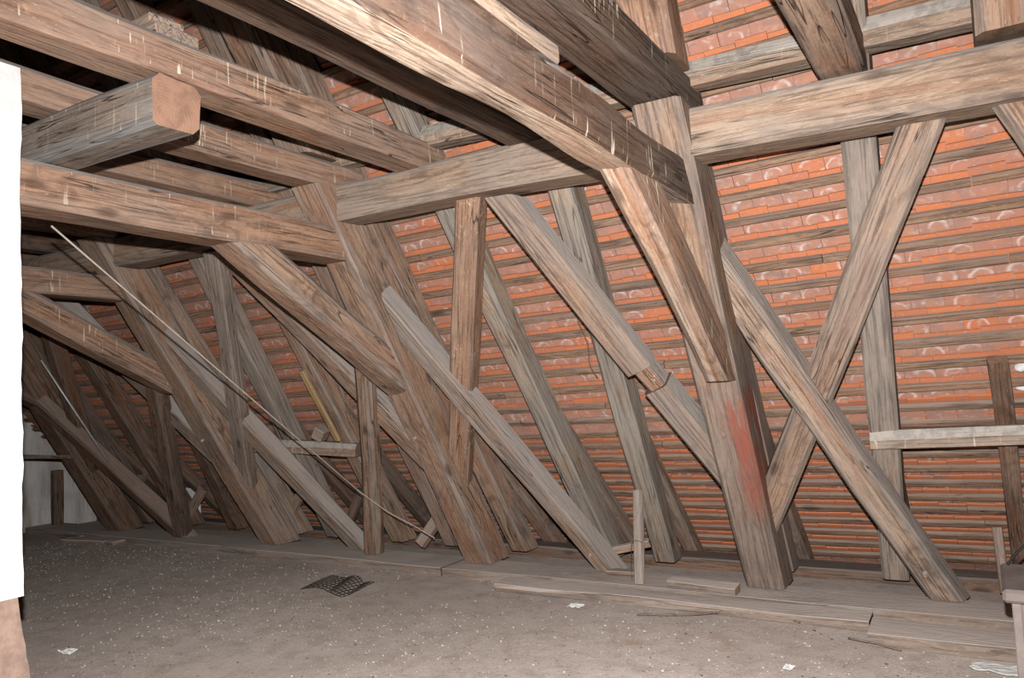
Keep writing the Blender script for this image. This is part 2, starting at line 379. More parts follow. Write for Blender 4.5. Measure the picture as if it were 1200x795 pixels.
def tube_mesh(name, pts, r, sides=6):
    verts = []; faces = []; n = len(pts)
    for i, p in enumerate(pts):
        a = pts[max(0, i-1)]; b = pts[min(n-1, i+1)]; t = (b-a).normalized()
        ref = Vector((0, 0, 1)) if abs(t.z) < 0.9 else Vector((1, 0, 0))
        s = t.cross(ref).normalized(); u = s.cross(t)
        for k in range(sides):
            an = 2*math.pi*k/sides; verts.append(p + (s*math.cos(an) + u*math.sin(an))*r)
    for i in range(n-1):
        for k in range(sides):
            a = i*sides+k; b = i*sides+(k+1) % sides; faces.append((a, b, b+sides, a+sides))
    faces.append(tuple(reversed(range(sides)))); faces.append(tuple(range((n-1)*sides, n*sides)))
    me = bpy.data.meshes.new(name); me.from_pydata([tuple(v) for v in verts], [], faces)
    for p in me.polygons: p.use_smooth = True
    return me
def tube(name, pts, r, mat, label=None, cat=None, group=None, parent=None, sides=6):
    o0 = pts[0] if parent is None else parent.location
    me = tube_mesh(name, [p - o0 for p in pts], r, sides)
    o = link(name, me, mat, parent)
    if parent is None: o.location = o0
    return tag(o, label, cat, group)
def curve_pts(ctrl, n=24):
    """Catmull-Rom through control points."""
    c = [ctrl[0]] + list(ctrl) + [ctrl[-1]]; out = []
    for i in range(1, len(c)-2):
        for k in range(n):
            t = k/n; p0, p1, p2, p3 = c[i-1], c[i], c[i+1], c[i+2]
            out.append(0.5*((2*p1) + (p2-p0)*t + (2*p0-5*p1+4*p2-p3)*t*t + (3*p1-p0-3*p2+p3)*t**3))
    out.append(c[-2]); return out

# ------------------------------------------------------------------ setting: floor, gable wall
XL, XR = -8.7, 2.4
nx, ny = 90, 62
fv = []; ff = []
for j in range(ny+1):
    for i in range(nx+1):
        x = XL + (3.2-XL)*i/nx; y = -2.2 + (5.75+2.2)*j/ny
        h = 0.010*noise.noise(Vector((x*0.8, y*0.8, 0))) + 0.005*noise.noise(Vector((x*2.5, y*2.5, 3)))
        fv.append(tuple(V(x, y, h - 0.008)))
for j in range(ny):
    for i in range(nx):
        a = j*(nx+1)+i; ff.append((a, a+1, a+nx+2, a+nx+1))
me = bpy.data.meshes.new('floor'); me.from_pydata(fv, [], ff)
for p in me.polygons: p.use_smooth = True
floor = tag(link('floor', me, M_FLOOR), 'dusty grey-brown attic floor strewn with grit', None, None, 'structure')

def quad_slab(name, pts, thick, mat):   # a wall slab from an outline in the YZ plane
    bm = bmesh.new(); vs_ = [bm.verts.new(V(*p)) for p in pts]; f = bm.faces.new(vs_)
    r = bmesh.ops.extrude_face_region(bm, geom=[f]); bmesh.ops.translate(bm, vec=thick, verts=[e for e in r['geom'] if isinstance(e, bmesh.types.BMVert)])
    bmesh.ops.recalc_face_normals(bm, faces=bm.faces)
    me = bpy.data.meshes.new(name); bm.to_mesh(me); bm.free(); return link(name, me, mat)
gw = quad_slab('wall_left', [(XL, -2.2, -0.05), (XL, 5.9, -0.05), (XL, 5.5, 0.4), (XL, 4.5, 1.3), (XL, 2.7, 4.1), (XL, -2.2, 4.1)], Vector((-0.3, 0, 0)), M_WALL)
tag(gw, 'streaky limewashed gable wall at the far end', None, None, 'structure')

# ------------------------------------------------------------------ setting: tiled roof slope
YA = 5.17; ZK = 1.10; TH_A = math.radians(57); TH_K = math.radians(43); PITCH = 0.131; PH = 0.078
yk = YA - K57*ZK
TILT = 0.028
def roof_pt(x, t, depth=0.0):
    """x along the eaves, t up the slope from the kick line, depth outward from the battens' room side."""
    th = TH_A if t >= 0 else TH_K
    zt = TILT*x if x > -5 else TILT*-5
    return (x, yk - math.cos(th)*t + math.sin(th)*depth - 0.35*zt*0, ZK + math.sin(th)*t + math.cos(th)*depth + 0.0*zt), zt
roof = bpy.data.objects.new('ceiling', None); COL.objects.link(roof); roof.location = V(-1.5, yk, ZK)
tag(roof, 'underside of the red clay tiled roof slope with wooden battens', None, None, 'structure')
RO = Matrix.Translation(-roof.location)

J0, J1 = -12, 26
# backing sheet added behind the tiles so no light leaks through the joints
tv = []; tf = []
ts = [J0*PITCH-0.05, -0.9, -0.5, -0.001, 0.001, 0.6, 1.3, 2.0, 2.7, J1*PITCH+0.25]
xs = [XL, -7, -5, -3, -1, 0.6, XR]
for t in ts:
    for x in xs:
        p, _ = roof_pt(x, t, 0.095); tv.append(tuple(V(*p) - roof.location))
for j in range(len(ts)-1):
    for i in range(len(xs)-1):
        a = j*len(xs)+i; tf.append((a, a+1, a+len(xs)+1, a+len(xs)))
me = bpy.data.meshes.new('tile_backing_sheet'); me.from_pydata(tv, [], tf)
link('tile_backing_sheet', me, M_BACK, roof)

# tiles: slabs hung on the battens, heads just above them
TW, TL, TT = 0.140, 0.30, 0.012
def frame(x, t):
    th = TH_A if t >= 0 else TH_K
    up = Vector((0, -math.cos(th), math.sin(th))); outw = Vector((0, math.sin(th), math.cos(th)))
    return up, outw
def tile_verts(seed):
    r = random.Random(seed); hw = TW/2 - 0.0012
    j = lambda a: r.uniform(-a, a)
    # local: x across, y up the slope (head at 0), z outward; the lower end leans outward over the courses below
    zb = 0.040
    h = j(.007)
    vs_ = [(-hw+j(.001), -TL, zb), (hw+j(.001), -TL, zb), (hw+j(.001), h+j(.003), j(.0015)), (-hw+j(.001), h+j(.003), j(.0015))]
    return [Vector(v)*U for v in vs_] + [Vector((v[0], v[1], v[2]+TT))*U for v in vs_]
TFACES = [(0, 3, 2, 1), (4, 5, 6, 7), (0, 1, 5, 4), (1, 2, 6, 5), (2, 3, 7, 6), (3, 0, 4, 7)]
UVC = [(0, 0), (1, 0), (1, 1), (0, 1)]*2
def tile_me(name, verts, faces, rnds):
    me = bpy.data.meshes.new(name); me.from_pydata([tuple(v) for v in verts], [], faces)
    uvl = me.uv_layers.new(name='UVMap')
    for lp in me.loops: uvl.data[lp.index].uv = UVC[lp.vertex_index % 8]
    at = me.attributes.new('rnd', 'FLOAT', 'FACE')
    for p in me.polygons: at.data[p.index].value = rnds[p.index//6]
    me.materials.append(M_TILE); return me
variants = [tile_me('roof_tile', tile_verts(k), TFACES, [k*0.137 % 1]) for k in range(8)]
cands = []
CP = V(0, 0, 1.25)
for j in range(J0, J1+1):
    t = PH + j*PITCH
    shift = (j % 2)*TW/2
    i = 0; x = XL + 0.1 + shift
    while x < XR - 0.1:
        tt = t + (TILT*x if x > -5 else TILT*-5)
        up, outw = frame(x, tt)
        p = V(*roof_pt(x, tt, 0.026)[0]) + up*0.045*U
        yaw = random.uniform(-.010, .010); sag = random.uniform(-.004, .004)
        X = (Vector((1, 0, 0)) + up*(yaw + TILT)).normalized(); Y = (up - X*up.dot(X)).normalized(); Z = X.cross(Y)
        mat4 = Matrix((X, Y, -Z if Z.dot(outw) < 0 else Z)).transposed().to_4x4(); mat4.translation = p + up*sag*U
        c = M.inverted() @ p
        px, py = (c.x/-c.z, c.y/-c.z) if c.z < 0 else (9, 9)
        inview = abs(px) < 0.70 and abs(py) < 0.47
        # big in the picture: near, in view and not hidden behind the big timbers
        score = (p-CP).length + (0 if inview else 50) + (0.0 if x > -1.0 else 0.9)
        cands.append((score, mat4)); x += TW
cands.sort(key=lambda c: c[0])
for k, (s_, m4) in enumerate(cands[:300]):
    link('roof_tile', variants[k % 8], None, roof, RO @ m4)
av, af, ar = [], [], []
for k, (s_, m4) in enumerate(cands[300:]):
    b0 = len(av)
    for v in tile_verts(1000 + k): av.append(RO @ (m4 @ v))
    af += [tuple(q + b0 for q in f) for f in TFACES]; ar.append(random.random())
rest = link('roof_tile_field', tile_me('roof_tile_field', av, af, ar), None, roof); rest['kind'] = 'stuff'

# battens, in sawn lengths
for j in range(J0, J1+1):
    t = PH + j*PITCH
    x = XL + 0.05; first = True
    while x < XR - 0.2:
        L = random.uniform(2.2, 3.6); x2 = min(XR, x + L)
        if XR - x2 < 0.5: x2 = XR
        ta = t + TILT*max(-5, x) + random.uniform(-.004, .004); tb = t + TILT*max(-5, x2) + random.uniform(-.004, .004)
        p0 = roof_pt(x, ta)[0]; p1 = roof_pt(x2-0.004, tb)[0]
        _, outw = frame(x, ta)
        timber('batten', p0, p1, -outw, random.uniform(0.036, 0.043), 0.026, M_BATTEN, parent=roof, cham=0.003, wob=0.004, step=0.4)
        x = x2
# pale mortar dabs squeezed through the tile joints
for k, (x, z, s_) in enumerate([(-2.42, 1.11, .035), (0.165, 1.247, .03), (0.165, 1.153, .028), (-0.83, 1.255, .03), (-4.25, 1.17, .05), (-2.9, 1.78, .025), (-3.15, 1.55, .03), (-0.42, 2.3, .03)]):
    bm = bmesh.new(); bmesh.ops.create_icosphere(bm, subdivisions=2, radius=s_*U)
    for v in bm.verts: v.co = Vector((v.co.x*1.2, v.co.y*0.3, v.co.z*0.8))*(1+0.5*noise.noise(v.co*30+Vector((k, 0, 0))))
    me = bpy.data.meshes.new('mortar_dab'); bm.to_mesh(me); bm.free()
    for p in me.polygons: p.use_smooth = True
    link('mortar_dab', me, M_MORTAR, roof, Matrix.Translation(V(x, YA + 0.035 - K57*z, z) - roof.location))

def rail_sec(w, d):   # the upper part of the room side is hewn back and holds the droppings
    return [(-w/2, -0.004), (-w*0.02, 0.0), (w*0.5, -w*0.30), (w*0.5, -d), (-w/2, -d)]
# ------------------------------------------------------------------ carpentry: lying frame
HZ = (0, 0, 1); SX = (1, 0, 0)
# main lying posts
POSTS = [(-1.145, -1.085, M_RED, 'thick leaning post with faded red paint on its lower half'),
         (-3.105, -3.115, M_POST, 'leaning grey-brown post whose polished foot stands mid-sill'),
         (-5.19, -5.19, M_POST, 'dark leaning post, third from the right, crossed by the long cord'),
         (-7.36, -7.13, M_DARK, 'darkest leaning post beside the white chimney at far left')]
for k, (xb, xt, m, lab) in enumerate(POSTS):
    sl = (xt-xb)/2.25
    timber('leaning_post', LP(xb, 0.06), LP(xb + sl*2.3, 2.42), NF, 0.215, 0.23, m, lab, 'post', 'main leaning posts', cut0=HZ, cut1=HZ,
           cham=0.016, wob=0.012, pegs=[(0.85*U, 0.03), (2.30*U, -0.03)] if k < 3 else ())
# upper posts standing on the collar level
timber('upper_post', LP(-1.07, 2.585, 0.05), LP(-1.00, 4.1, 0.05), NF, 0.21, 0.2, M_BROWN, 'upper leaning post rising from the collar above the red-painted post', 'post', 'upper leaning posts', cut0=HZ)
timber('upper_post', LP(-3.13, 2.585, 0.05), LP(-3.15, 4.1, 0.05), NF, 0.21, 0.2, M_POST, 'upper leaning post seen over the long collar at upper left', 'post', 'upper leaning posts', cut0=HZ)
timber('upper_post', LP(0.15, 2.415, 0.08), LP(0.10, 4.1, 0.08), NF, 0.17, 0.18, M_POST, 'short upper post standing on the wall plate at upper right corner', 'post', 'upper leaning posts', cut0=HZ)
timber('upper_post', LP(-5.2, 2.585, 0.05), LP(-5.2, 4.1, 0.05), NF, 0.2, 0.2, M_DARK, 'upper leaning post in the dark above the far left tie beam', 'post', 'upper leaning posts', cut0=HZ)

# wind braces in the plane of the posts
def brace(a, b, w, d, m, lab, cut0=None, cut1=None, off=0.0, **kw):
    return timber('brace', LP(*a, off), LP(*b, off), NF, w, d, m, lab, 'brace', 'diagonal wind braces', cut0=cut0, cut1=cut1, **kw)
brace((-0.25, 0.06), (-0.975, 1.66), 0.15, 0.13, M_GREY, 'long brace falling right from the red post to the sill, front of the X', HZ, SX, 0.07, pegs=[(0.16*U, 0.0)])
brace((-1.035, 0.535), (-0.115, 2.21), 0.155, 0.13, M_POST, 'brace rising right from the red post to the plate, rear of the X', SX, HZ, 0.11)
brace((0.95, 0.75), (0.16, 2.21), 0.15, 0.13, M_POST, 'brace end just visible under the plate at the right edge', SX, HZ, 0.06)
brace((-2.165, 0.06), (-2.972, 1.68), 0.145, 0.13, M_GREY, 'long brace falling right from the middle post to the sill', HZ, SX, 0.07, pegs=[(0.12*U, 0.0)])
brace((-3.08, 0.60), (-2.19, 2.24), 0.145, 0.12, M_BROWN, 'upright-looking brown brace between plate and middle post foot', SX, HZ, 0.11)
# the spliced brace
sp = empty('spliced_brace', V(*LP(-1.15, 0.66, 0.05)), 'brace with a stepped splice falling right to the red post foot', 'brace', 'diagonal wind braces')
A_, B_ = Vector((-1.215, 0.72)), Vector((-1.985, 2.205))
mid1 = A_.lerp(B_, 0.33); mid2 = A_.lerp(B_, 0.40)
timber('lower_length', LP(*A_, 0.05), LP(*mid1, 0.05), NF, 0.145, 0.14, M_GREY, parent=sp, cut0=SX)
timber('splice_block', LP(mid1.x+.012, mid1.y-.006, 0.065), LP(*mid2, 0.065), NF, 0.10, 0.12, M_BROWN, parent=sp, end=M_END)
timber('upper_length', LP(mid2.x-.012, mid2.y-.01, 0.04), LP(*B_, 0.04), NF, 0.15, 0.14, M_POST, parent=sp, cut1=HZ, end=M_END)
brace((-4.28, 0.06), (-5.07, 1.62), 0.15, 0.13, M_GREY, 'long brace falling right behind the cord to the sill beside a stout prop', HZ, SX, 0.07)
brace((-5.12, 0.60), (-4.14, 2.21), 0.13, 0.12, M_GREY, 'upright-looking grey brace meeting the third post low down', SX, HZ, 0.05)
brace((-3.19, 0.74), (-4.08, 2.20), 0.145, 0.13, M_POST, 'brace falling right behind the middle knee brace to the middle post', SX, HZ, 0.07)
brace((-4.06, 0.06), (-3.30, 1.46), 0.135, 0.12, M_POST, 'stout rounded prop standing on the sill left of the middle post', HZ, SX, -0.02, cham=0.03)
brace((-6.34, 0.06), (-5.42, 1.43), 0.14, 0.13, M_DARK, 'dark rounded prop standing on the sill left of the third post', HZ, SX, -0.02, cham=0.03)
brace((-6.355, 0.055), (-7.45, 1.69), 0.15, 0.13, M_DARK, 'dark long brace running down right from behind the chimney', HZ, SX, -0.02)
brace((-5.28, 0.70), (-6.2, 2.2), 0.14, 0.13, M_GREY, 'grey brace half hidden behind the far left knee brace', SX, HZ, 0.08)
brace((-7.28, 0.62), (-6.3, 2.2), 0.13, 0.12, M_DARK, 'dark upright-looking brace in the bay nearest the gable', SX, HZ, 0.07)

# wall plates (longitudinal) between the trusses, and the rail lying on the collars behind them
PY = 3.19
def plate(x0, x1, z0, z1, lab): timber('longitudinal_plate', (x0, PY, z0), (x1, PY, z1), (0, -1, 0), 0.205, 0.2, M_PLATE, lab, 'beam', 'longitudinal wall plates', cham=0.014, wob=0.008)
plate(-0.985, 1.5, 2.305, 2.285, 'pale longitudinal plate spanning the top of the right bay')
plate(-3.0, -1.2, 2.335, 2.315, 'longitudinal plate between the middle post and the red post')
plate(-5.08, -3.22, 2.33, 2.335, 'longitudinal plate running left from the middle post head')
plate(-7.1, -5.3, 2.32, 2.33, 'longitudinal plate in the dark far left bay')
timber('upper_rail', (-3.2, 3.27, 2.635), (1.5, 3.27, 2.55), (0, -1, 0), 0.14, 0.14, M_RAIL, 'rail crusted with bird droppings lying above the right plate', 'beam', sec=rail_sec(0.13, 0.09), wob=0.01)
timber('upper_rail', (-7.4, 3.27, 2.60), (-3.22, 3.27, 2.60), (0, -1, 0), 0.14, 0.14, M_GREY, 'grey rail lying behind the collars at left', 'beam', cham=0.02, wob=0.01)

# tie beams of the trusses, resting into the post heads, with their knee braces
TBZ = 2.02
sec1 = [(-0.066, -0.014), (0.0, -0.004), (0.058, 0.0), (0.064, -0.03), (0.062, -0.165), (0.045, -0.182), (-0.09, -0.182), (-0.12, -0.15), (-0.122, -0.075)]
def yfront(z): return 4.62 - K57*z
timber('tie_timber', (-1.085, -1.4, TBZ+0.02), (-1.08, 3.34, TBZ+0.005), (0, 0, -1), 0.22, 0.18, M_TIE, 'big foreground tie beam with a pale wavy lower edge', 'beam', 'tie beams', cut1=tuple(NF), sec=sec1, wob=0.020, bow=0.012, step=0.10, pale=(0, 1, 8), pale_mat=M_PALE)
timber('tie_timber', (-3.10, 1.52, TBZ), (-3.11, 3.28, TBZ), (0, 0, -1), 0.2, 0.18, M_BROWN, 'brown tie beam starting at the chimney, braced to the middle post', 'beam', 'tie beams', cut1=tuple(NF), end=M_END, pegs=[(0.95*U, 0.0)])
timber('tie_timber', (-5.19, 1.2, TBZ), (-5.19, 3.28, TBZ-.02), (0, 0, -1), 0.2, 0.16, M_BROWN, 'shadowed tie beam meeting the third post', 'beam', 'tie beams', cut1=tuple(NF))
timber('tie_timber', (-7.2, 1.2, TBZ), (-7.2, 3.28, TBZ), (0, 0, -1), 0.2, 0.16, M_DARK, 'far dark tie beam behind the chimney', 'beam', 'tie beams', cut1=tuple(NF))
def knee(x, m, lab, w=0.19, y0=2.47, z0=2.03, y1=3.80, z1=1.262, d=0.17, c1=tuple(NF), **kw):
    dv = Vector((0, y1-y0, z1-z0)).normalized(); nn = Vector((0, dv.z, -dv.y))
    if nn.z > 0: nn = -nn
    timber('knee_brace', (x, y0, z0), (x, y1, z1), tuple(nn), w, d, m, lab, 'brace', 'knee braces', cut0=HZ, cut1=c1, wob=0.012, cham=0.02, **kw)
knee(-1.085, M_BROWN, 'stout pale-faced knee brace under the big foreground tie beam', w=0.115, y0=2.567, z0=2.04, y1=3.65, z1=1.246, d=0.22, c1=HZ, pale=(0, 1), pale_mat=M_PALE)
knee(-3.11, M_POST, 'brown knee brace from the chimney-side tie beam to the middle post')
knee(-5.19, M_BROWN, 'shadowed knee brace under the far tie beam to the third post', y0=2.3, z0=2.02, y1=3.66, z1=1.34)
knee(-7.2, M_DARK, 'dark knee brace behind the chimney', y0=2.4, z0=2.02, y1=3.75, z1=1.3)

# collars: one to each pair of rafters, lying on the plates
CZ = 2.425
def collar(x, y0, lab, m=M_BROWN, w=0.17, h=0.15, y1=3.50, z0=CZ, z1=CZ, x0=None, **kw):
    return timber('collar_tie', (x if x0 is None else x0, y0, z0), (x, y1, z1), (0, 0, -1), w, h, m, lab, 'beam', 'collar beams', cut1=tuple(NF), wob=0.009, cham=0.015, **kw)
collar(-0.385, -1.2, 'collar beam resting on the right plate between two upper posts', M_POST, 0.17)
collar(-1.10, -1.3, 'collar beam above the big foreground tie beam', M_TIE, 0.21, 0.16)
collar(-1.80, -1.3, 'collar beam with a pale underside just left of the big tie beam', M_TIE, 0.18)
collar(-2.50, -1.3, 'long brown collar beam passing over the chimney top at upper left', M_BROWN, 0.18, 0.155)
collar(-3.10, 1.45, 'collar beam under the sawn purlin end, above the chimney-side tie beam', M_BROWN, 0.17, 0.145)
collar(-3.72, -0.5, 'collar beam just behind the chimney-side tie beam', M_BROWN, 0.15, 0.14)
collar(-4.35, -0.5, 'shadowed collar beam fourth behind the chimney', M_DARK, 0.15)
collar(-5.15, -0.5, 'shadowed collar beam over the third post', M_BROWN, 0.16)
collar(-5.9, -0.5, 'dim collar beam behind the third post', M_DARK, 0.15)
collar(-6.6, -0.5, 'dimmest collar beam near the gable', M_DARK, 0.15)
# sawn purlin end carried on the tie beam below the collars
timber('purlin', (-2.33, 1.70, 2.205), (-5.3, 1.70, 2.205), (0, 0, -1), 0.185, 0.178, wood('wood_purlin', (0.09, 0.07, 0.06), (0.24, 0.18, 0.14), (0.34, 0.29, 0.24), grey=(0.24, 0.225, 0.215), greyness=0.9, streak=1.0),
       'thick grey purlin with a square sawn orange end beside the chimney', 'beam', end=M_END, cham=0.02)
# board lying on the big tie beam
timber('loose_board', (-1.09, -1.2, 2.215), (-1.09, 2.05, 2.215), (0, 0, -1), 0.15, 0.07, M_PLATE, 'pale grey board lying on top of the big tie beam', 'board', cham=0.006)
# offcuts on the long collar
def block(name, x, y, z, size, rot, m, lab, cat, amp=0.006, group=None):
    o = link(name, rough_box(name, Vector(size)*U, random.random()*50, amp, 2, 0.006), m)
    o.location = V(x, y, z); o.rotation_euler = rot; return tag(o, lab, cat, group)
block('wood_offcut', -2.51, 1.78, 2.582, (0.16, 0.19, 0.045), (0, 0, 0.05), M_PLATE, 'grey offcut lying lower in the pair on the long brown collar', 'offcut')
block('wood_offcut', -2.52, 1.76, 2.628, (0.14, 0.14, 0.035), (0, 0, -0.06), M_PLATE, 'shorter offcut lying on top of another on the long brown collar', 'offcut')
timber('loose_board', (-2.56, 0.2, 2.583), (-2.55, 1.43, 2.583), (0, 0, -1), 0.13, 0.10, M_GREY, 'grey rounded board lying on the long collar at upper left corner', 'board', cham=0.03)

# ------------------------------------------------------------------ rafters and sprockets
RAFT = [(-0.497, -0.377, M_GREY, 'rafter standing behind the X of braces in the right bay'),
        (-1.12, -1.10, M_GREY, 'rafter tucked close behind the red-painted post'),
        (-1.865, -1.765, M_RAFT, 'pale stained rafter behind the spliced brace'),
        (-2.27, -2.505, M_RAFT, 'cracked grey rafter crossed by the brown upright-looking brace'),
        (-2.965, -3.08, M_POST, 'rafter close behind the middle post'),
        (-3.56, -3.56, M_POST, 'rafter glimpsed between the prop and the middle post'),
        (-4.10, -4.10, M_POST, 'rafter beside the broken yellow batten'),
        (-4.79, -4.63, M_GREY, 'grey rafter rising behind the left end of the short dusty board'),
        (-5.26, -5.30, M_GREY, 'rafter close behind the third post'),
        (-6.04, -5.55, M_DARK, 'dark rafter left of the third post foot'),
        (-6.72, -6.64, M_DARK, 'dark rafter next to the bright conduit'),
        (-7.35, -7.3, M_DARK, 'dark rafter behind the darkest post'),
        ]
for k, (xb, xt, m, lab) in enumerate(RAFT):
    sl = (xt-xb)/2.18
    timber('rafter', LP(xb, 0.085, 0.35), LP(xb+sl*4.0, 4.15, 0.35), NF, 0.135, 0.165, m, lab, 'rafter', 'rafters', cut0=HZ, cham=0.012, wob=0.009)
    # sprocket: the flatter tail that carries the eaves courses
    t0, t1 = -0.22, -1.50
    p0 = roof_pt(xb+sl*0.25, t1)[0]; p1 = roof_pt(xb+sl*0.7, t0)[0]; th = TH_K
    nn = (0, -math.sin(th), -math.cos(th)); h = 0.12
    q0 = (p0[0], p0[1]+nn[1]*h, p0[2]+nn[2]*h); q1 = (p1[0], p1[1]+nn[1]*h, p1[2]+nn[2]*h)
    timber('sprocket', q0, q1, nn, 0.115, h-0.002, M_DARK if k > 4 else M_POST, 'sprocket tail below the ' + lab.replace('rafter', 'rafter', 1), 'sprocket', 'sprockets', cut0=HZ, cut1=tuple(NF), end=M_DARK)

# ------------------------------------------------------------------ sills and loose boards on the floor
timber('sill_timber', (-8.65, 4.59, 0.052), (-3.3, 4.59, 0.05), (0, 0, 1), 0.34, 0.08, M_SILL, 'dusty floor sill carrying the posts at left', 'beam', 'floor sills', cham=0.0015, wob=0.008)
timber('sill_timber', (-3.28, 4.58, 0.05), (1.5, 4.59, 0.05), (0, 0, 1), 0.34, 0.08, M_SILL, 'dusty floor sill carrying the posts at right', 'beam', 'floor sills', cham=0.0015, wob=0.008)
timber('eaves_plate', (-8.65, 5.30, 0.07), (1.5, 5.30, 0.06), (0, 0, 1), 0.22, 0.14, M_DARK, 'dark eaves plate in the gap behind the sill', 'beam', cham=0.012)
timber('loose_board', (-2.72, 4.28, 0.048), (-0.56, 4.285, 0.045), (0, 0, 1), 0.17, 0.05, M_SILL, 'long dusty plank lying on the floor before the red post', 'board', 'boards on the floor', cham=0.0015, end=M_END_D)
timber('loose_board', (-0.545, 4.12, 0.05), (0.30, 4.14, 0.05), (0, 0, 1), 0.26, 0.06, M_SILL, 'short grey plank lying on the floor near the chest', 'board', 'boards on the floor', cham=0.0015)
timber('loose_board', (-1.66, 4.46, 0.10), (-1.26, 4.45, 0.095), (0, 0, 1), 0.10, 0.04, M_SILL, 'split plank end lying on the sill left of the red post foot', 'board', 'boards on the floor', cham=0.0015, end=M_CHIP)
# upright lath leaning on the pale rafter, tied with wire
vb = timber('upright_lath', (-1.845, 4.425, 0.06), (-1.875, 4.54, 0.60), (0, -1, 0), 0.055, 0.03, M_PLATE, 'thin upright lath leaning against the pale rafter', 'lath', cham=0.004, cut0=HZ)
wl = [Vector((0.24*U, -0.032*U, 0.004)), Vector((0.25*U, 0.0, 0.008)), Vector((0.235*U, 0.034*U, 0.004)), Vector((0.12*U, 0.045*U, 0.0)), Vector((0.02*U, 0.04*U, 0.0))]
tm = tube_mesh('binding_wire', curve_pts(wl, 8), 0.0022); link('binding_wire', tm, M_STEEL, vb)
timber('split_wood', (-2.19, 4.72, 0.16), (-1.89, 4.76, 0.225), (0, -0.9, -0.4), 0.06, 0.03, M_CHIP, 'fresh split piece propped between brace foot and lath', 'offcut', 'splintered pieces behind the sill', cham=0.006)
timber('split_wood', (-2.13, 4.62, 0.085), (-1.93, 4.63, 0.085), (0, 0, 1), 0.08, 0.022, M_CHIP, 'fresh split block lying flat on the sill beside the lath', 'offcut', 'splintered pieces behind the sill', cham=0.006)
# short raking struts in the eaves gap
for (a, b, m, lab) in [((-3.80, 4.82, 0.10), (-3.60, 4.90, 0.37), M_POST, 'short raking strut left of the middle post foot'),
                       ((-4.60, 4.85, 0.16), (-4.44, 4.88, 0.49), M_DARK, 'short raking strut behind the long brace foot'),
                       ((-5.34, 4.85, 0.12), (-5.12, 4.88, 0.45), M_POST, 'short raking strut right of the third post foot'),
                       ((-6.68, 4.85, 0.14), (-6.42, 4.88, 0.46), M_POST, 'short raking strut right of the dark prop'),
                       ((-7.85, 4.80, 0.10), (-7.20, 4.86, 0.66), M_POST, 'longer raking strut near the darkest post foot')]:
    timber('raking_strut', a, b, (0, -1, 0), 0.085, 0.05, m, lab, 'strut', 'raking struts in the eaves gap', cham=0.006)
# nailed board and hanging lath at right
timber('nailed_board', (-0.51, 4.325, 0.912), (0.9, 4.305, 0.96), (0, -1, 0), 0.09, 0.10, M_RAIL, 'horizontal board crusted with droppings nailed across the rafter at right', 'board', sec=rail_sec(0.09, 0.08), wob=0.004)
timber('hanging_lath', LP(0.105, 0.16, 0.445), LP(0.068, 1.27, 0.445), NF, 0.082, 0.06, M_DARK, 'dark vertical lath hanging behind the nailed board at right', 'lath', cham=0.003, end=M_END)
timber('hanging_lath', (0.02, 4.9, 0.06), (0.005, 4.93, 0.40), (0, -1, 0), 0.045, 0.03, M_POST, 'short pale lath upright behind the chest', 'lath', cham=0.003)
# short dusty board in the left bay with the broken batten and block on it
timber('nailed_board', (-5.02, 4.29, 0.905), (-3.97, 4.33, 0.862), (0, -1, 0), 0.075, 0.12, M_RAIL, 'short dusty board fixed across rafters behind the cord', 'board', sec=rail_sec(0.10, 0.10))
timber('broken_batten', (-4.115, 4.30, 0.93), (-4.16, 4.00, 1.45), NF, 0.045, 0.03, M_YELLOW, 'broken yellow batten standing splintered on the short dusty board', 'batten', cham=0.004, end=M_YELLOW)
block('wood_offcut', -4.36, 4.36, 0.945, (0.09, 0.10, 0.09), (0.2, 0.5, 0.3), M_POST, 'small tilted offcut on the short dusty board', 'offcut')
# left background
timber('low_rail', (-8.65, 3.98, 0.83), (-7.02, 3.95, 0.835), (0, -1, 0), 0.035, 0.03, M_BROWN, 'thin rail before the darkest post at far left', 'rail', cham=0.003)
timber('prop_post', (-8.5, 4.62, 0.052), (-8.5, 4.62, 0.62), (0, -1, 0), 0.09, 0.1, M_DARK, 'short upright prop before the limewashed gable', 'post', cham=0.01)
for k, (x, y, sx, sy, r) in enumerate([(-7.35, 4.33, .55, .16, .15), (-7.75, 4.42, .3, .2, -.3), (-7.1, 4.38, .35, .12, -.1)]):
    block('debris_board', x, y, 0.0, (sx, sy, 0.03), (0, 0, r), M_CHIP if k == 1 else M_SILL, ['longest flat scrap board by the darkest post foot', 'pale flat scrap board by the darkest post foot', 'narrow flat scrap board by the darkest post foot'][k], 'board', group='scrap boards at far left')
tube('conduit', [V(*LP(-6.619, 1.673, -0.02)), V(*LP(-6.63, 1.2, -0.02)), V(*LP(-6.636, 0.785, -0.02))], 0.011, M_ZINC, 'bright thin metal conduit running down the dark bay at left', 'conduit')

block('white_panel', -6.85, 5.08, 0.12, (0.26, 0.02, 0.30), (0, 0, 0.05), M_PAPER, 'small white panel standing in the eaves gap beside the dark prop', 'panel', amp=0.003)
